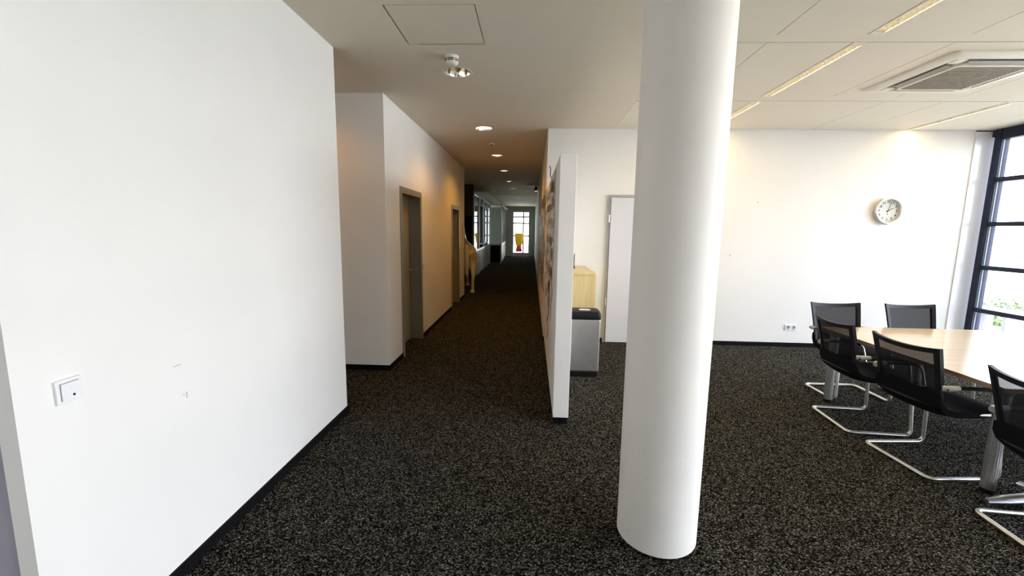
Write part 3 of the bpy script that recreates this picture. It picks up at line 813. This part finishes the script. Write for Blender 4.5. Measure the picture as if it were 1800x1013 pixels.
# the upright row nearest the partition edge, hand placed
near = [(2.075, .10, .15, 3), (1.955, .10, .12, 5), (1.80, .10, .17, 3), (1.705, .13, .10, 1), (1.60, .10, .13, 0), (1.455, .09, .14, 3), (1.335, .10, .13, 1)]
words = ['topmost', 'second', 'third', 'fourth', 'fifth', 'sixth', 'lowest']
for (z, wy, hz, mi), wd in zip(near, words):
    photo(.207, 3.98+random.uniform(-.02, .02), z, wy, hz, mi, random.uniform(-.05, .05), '%s %s photo print in the upright row nearest the partition edge' % (wd, tone[mi]), 'photo prints pinned on the partition', True)
sizes = [(.09, .13), (.13, .09), (.10, .15), (.15, .10), (.08, .12), (.16, .12)]
ORD = 'first second third fourth fifth sixth seventh eighth ninth tenth eleventh twelfth thirteenth fourteenth fifteenth sixteenth'.split()
# partition field: jittered grid
for iy in range(9):
    for iz in range(8):
        y = 4.22+iy*.205+random.uniform(-.04, .04); z = .80+iz*.178+random.uniform(-.04, .04)
        if z > 2.07 or (z < 1.0 and random.random() < .35) or random.random() < .10: continue
        mi = random.randrange(6); wy, hz = random.choice(sizes)
        photo(.207-.0026*((iy % 2)*2+iz % 2), min(y, 5.95), z, wy, hz, mi, random.uniform(-.14, .14), '%s photo print, %s column of the partition collage, %s row from the floor' % (tone[mi], ORD[iy], ORD[iz]), 'photo prints pinned on the partition', random.random() < .4)
for iy in range(16):
    for iz in range(6):
        y = 6.3+iy*.34+random.uniform(-.06, .06); z = .78+iz*.26+random.uniform(-.05, .05)
        if random.random() < .15: continue
        mi = random.randrange(6); wy, hz = random.choice([(.21, .30), (.30, .21), (.18, .24), (.24, .18)])
        photo(XC-.0026*((iy % 2)*2+iz % 2), y, z, wy, hz, mi, random.uniform(-.1, .1), '%s picture on the corridor wall, %s column, %s row from the floor' % (tone[mi], ORD[iy], ORD[iz]), 'pictures pinned along the corridor wall', random.random() < .4)
# dark ribbons hanging from the prints
def ribbon(y, z0, z1, wv, lab, wd=.012):
    k = MB(); n_ = 16; vs = []
    for i in range(n_+1):
        t = i/n_; z = z0+(z1-z0)*t; yy = y+wv*math.sin(t*9)*(.3+.7*t); ww = wd*(.5+.7*abs(math.sin(t*5+1)))
        xx = .199-.006*math.sin(t*7)
        vs += [(xx, yy-ww, z), (xx, yy+ww, z), (xx-.003, yy+ww, z), (xx-.003, yy-ww, z)]
    fs = [(4*i+j, 4*i+(j+1) % 4, 4*i+4+(j+1) % 4, 4*i+4+j) for i in range(n_) for j in range(4)] + [(0, 1, 2, 3), tuple(4*n_+j for j in range(4))]
    k.add(vs, fs); tag(k.build('ribbon', blackm), lab, 'ribbon', 'dark ribbons hanging on the partition')
ribbon(4.02, 1.27, .86, .02, 'black ribbon hanging below the upright photo row')
ribbon(4.62, 1.05, .60, .03, 'black ribbon hanging in the middle of the collage', .02)
ribbon(4.66, .66, .40, .015, 'lowest black ribbon on the partition')
ribbon(4.45, 1.15, .80, .03, 'short black ribbon beside the collage middle', .02)

# ================================================================ horse statue in the niche
def horse():
    root = tag(empty('horse_statue', (-1.66, 10.75, 0), math.radians(13.5)), 'cream life size horse statue seen from behind, half hidden by the corridor wall', 'statue')
    # local: +Y forward, +X right
    V, R_, E_ = [], [], []
    def chain(pts, start=None):
        prev = start
        for (x, y, z, r) in pts:
            V.append((x, y, z)); R_.append(r); i = len(V)-1
            if prev is not None: E_.append((prev, i))
            prev = i
        return prev
    chain([(0, .05, 1.06, .20)])                                  # 0 pelvis
    chain([(0, .40, 1.02, .26)], 0); chain([(0, .85, 1.00, .28)], 1); ch_ = chain([(0, 1.20, 1.05, .24)], 2)
    wi = chain([(0, 1.38, 1.22, .17), (0, 1.58, 1.45, .125), (0, 1.72, 1.64, .11), (0, 1.86, 1.62, .095), (0, 2.06, 1.42, .06), (0, 2.12, 1.34, .055)], ch_)
    for s in (1, -1):
        chain([(s*.15, -.03, .98, .155), (s*.18, .03, .78, .125), (s*.17, -.12, .52, .062), (s*.17, -.16, .46, .050), (s*.165, -.15, .20, .036), (s*.165, -.155, .12, .042), (s*.165, -.12, .05, .045)], 0)
        chain([(s*.14, 1.22, .90, .12), (s*.15, 1.22, .70, .085), (s*.15, 1.25, .45, .055), (s*.15, 1.24, .20, .036), (s*.15, 1.24, .12, .040), (s*.15, 1.27, .05, .043)], ch_)
    for s in (1, -1): chain([(s*.055, 1.72, 1.73, .03), (s*.075, 1.71, 1.82, .012)], wi-3)
    me = bpy.data.meshes.new('body'); me.from_pydata(V, E_, [])
    ob = bpy.data.objects.new('body', me); COL.objects.link(ob); ob.parent = root
    sk_ = ob.modifiers.new('skin', 'SKIN'); sk_.use_smooth_shade = True
    for i, r in enumerate(R_): me.skin_vertices[0].data[i].radius = (r, r)
    me.skin_vertices[0].data[0].use_root = True
    su = ob.modifiers.new('sub', 'SUBSURF'); su.levels = 2; su.render_levels = 2
    me.materials.append(horsem)
    for s in (1, -1):
        for y in (-.135, 1.26):
            MB().lathe([(.0, .0), (.062, .0), (.048, .065), (0, .07)], (s*.158, y, 0), 16).build('hoof', hoofm, root, smooth=True)
    MB().tube([(0, -.16, 1.20), (0, -.24, 1.17), (.0, -.285, 1.0), (0, -.29, .75), (0, -.27, .5), (0, -.26, .42)], .05, 12, radii=[.03, .045, .06, .06, .04, .01]).build('tail', hoofm, root, smooth=True)
    MB().tube([(0, 1.74, 1.77), (0, 1.58, 1.62), (0, 1.42, 1.45), (0, 1.26, 1.32)], .04, 10, radii=[.02, .035, .04, .02]).build('mane', hoofm, root, smooth=True)
horse()

# ================================================================ glass offices along the far corridor
def glass_wall(name, lab, p0, p1, posts, parapet, zsill=.88, ztop=2.70, panels=None):
    """glazed wall in a vertical plane between two floor points"""
    a = Vector((*p0, 0)); c = Vector((*p1, 0)); d = c-a; L = d.length; ang = math.atan2(d.y, d.x)
    r = tag(empty(name, tuple(a), ang), lab, 'glass wall')
    xs = [L*i/posts for i in range(posts+1)]
    for x in xs: MB().box(x-.03, x+.03, -.03, .03, 0, ztop).build('post', alu, r)
    MB().box(0, L, -.032, .032, ztop, ztop+.06).build('head_rail', alu, r)
    MB().box(0, L, -.034, .034, zsill-.03, zsill+.03).build('sill_rail', alu, r)
    for x0, x1 in zip(xs[:-1], xs[1:]):
        MB().box(x0+.03, x1-.03, -.004, .004, zsill+.03, ztop).build('pane', glassg, r)
        MB().box(x0+.03, x1-.03, -.02, .02, .04, zsill-.03).build('parapet_panel', parapet, r)
    return r
parw = mat('parapet_grey', (.42, .40, .36), .5, noise=(4, .04))
glass_wall('glass_wall', 'long glazed office wall with grey parapet on the corridor left', (-1.87, 13.75), (-1.95, 19.95), 4, parw)
glass_wall('glass_wall', 'greenish glass front turned toward the camera above a dark panel', (-1.95, 20.0), (-1.42, 20.0), 1, basem)
glass_wall('glass_wall', 'last glazed wall with white parapet before the corridor end', (-1.42, 20.05), (-1.60, 25.95), 3, mat('parapet_white', (.8, .8, .78), .5, noise=(4, .02)))
struct(MB().box(-7.0, -1.45, 13.75, 28.2, 2.77, 2.80).build('ceiling_office', ceilp))
struct(MB().box(-1.87, XC, 15.9, 16.1, 2.84, CZ).build('trim_2', ceilp), 'shallow ceiling beam across the corridor')
struct(MB().box(-2.30, -1.72, 23.6, 24.2, 0, 2.77).build('wall_office_pillar', greendark), 'grey pillar behind the glass')
# table inside the office for depth
ot = tag(empty('office_cabinet', (-3.2, 22.5, 0)), 'pale office cabinet with shelves behind the glass wall', 'cabinet')
MB().box(-.5, .5, -.2, .2, 0, 1.1).build('body', whitep, ot)
for z in (.3, .6, .9): MB().box(-.48, .48, -.22, -.2, z, z+.2).build('drawer', parw, ot)
# yellow and red display figure in front of the far window
yd = tag(empty('display_figure', (-.79, 27.0, 0)), 'yellow fabric display on a red base before the far window', 'display')
vs = []; k = MB()
prof = [(.17, .58), (.21, .70), (.26, .95), (.29, 1.2), (.30, 1.34), (.22, 1.37), (0, 1.36)]
k.lathe(prof, n=16); yo = k.build('yellow_drape', yelm, yd, smooth=True); yo.scale = (1, .45, 1)
k = MB().lathe([(.0, .22), (.20, .22), (.21, .30), (.16, .52), (.15, .60), (0, .6)], n=16); k.build('red_body', redm, yd, smooth=True)
for s in (-1, 1): MB().tube([(s*.12, 0, 0), (s*.10, 0, .25)], .03, 8).build('leg', redm, yd)

# ================================================================ outside
struct(MB().box(6.35, 60, -40, 60, -.25, -.05).build('terrace', concm), 'pale terrace outside the window')
bench = tag(empty('terrace_bench', (8.0, 7.52, -.05)), 'low grey bench outside the window', 'bench')
MB().box(-.18, .18, -.30, .30, .36, .43).build('seat', benchm, bench, bevel=.01)
for s in (-1, 1): MB().box(-.15, .15, s*.24-.03, s*.24+.03, 0, .36).build('leg', benchm, bench)
def bush(loc, r, n_, lab):
    k = MB(); rnd = random.Random(3)
    for i in range(n_):
        d = Vector((rnd.gauss(0, 1), rnd.gauss(0, 1), abs(rnd.gauss(0, 1))*.8)).normalized()*r*rnd.uniform(.5, 1)
        u = Vector((rnd.gauss(0, 1), rnd.gauss(0, 1), rnd.gauss(0, 1))).normalized(); v = d.cross(u).normalized(); s = .05
        k.quad(d-u*s, d+v*s*.5, d+u*s, d-v*s*.5)
    r_ = tag(empty('garden_bush', loc), lab, 'bush')
    k.build('foliage', leafm, r_)['kind'] = 'stuff'
    MB().tube([(0, 0, 0), (0, 0, r*.5)], .02, 6).build('stem', benchm, r_)
bush((9.0, 8.5, -.05), .55, 900, 'small green bush behind the terrace bench')
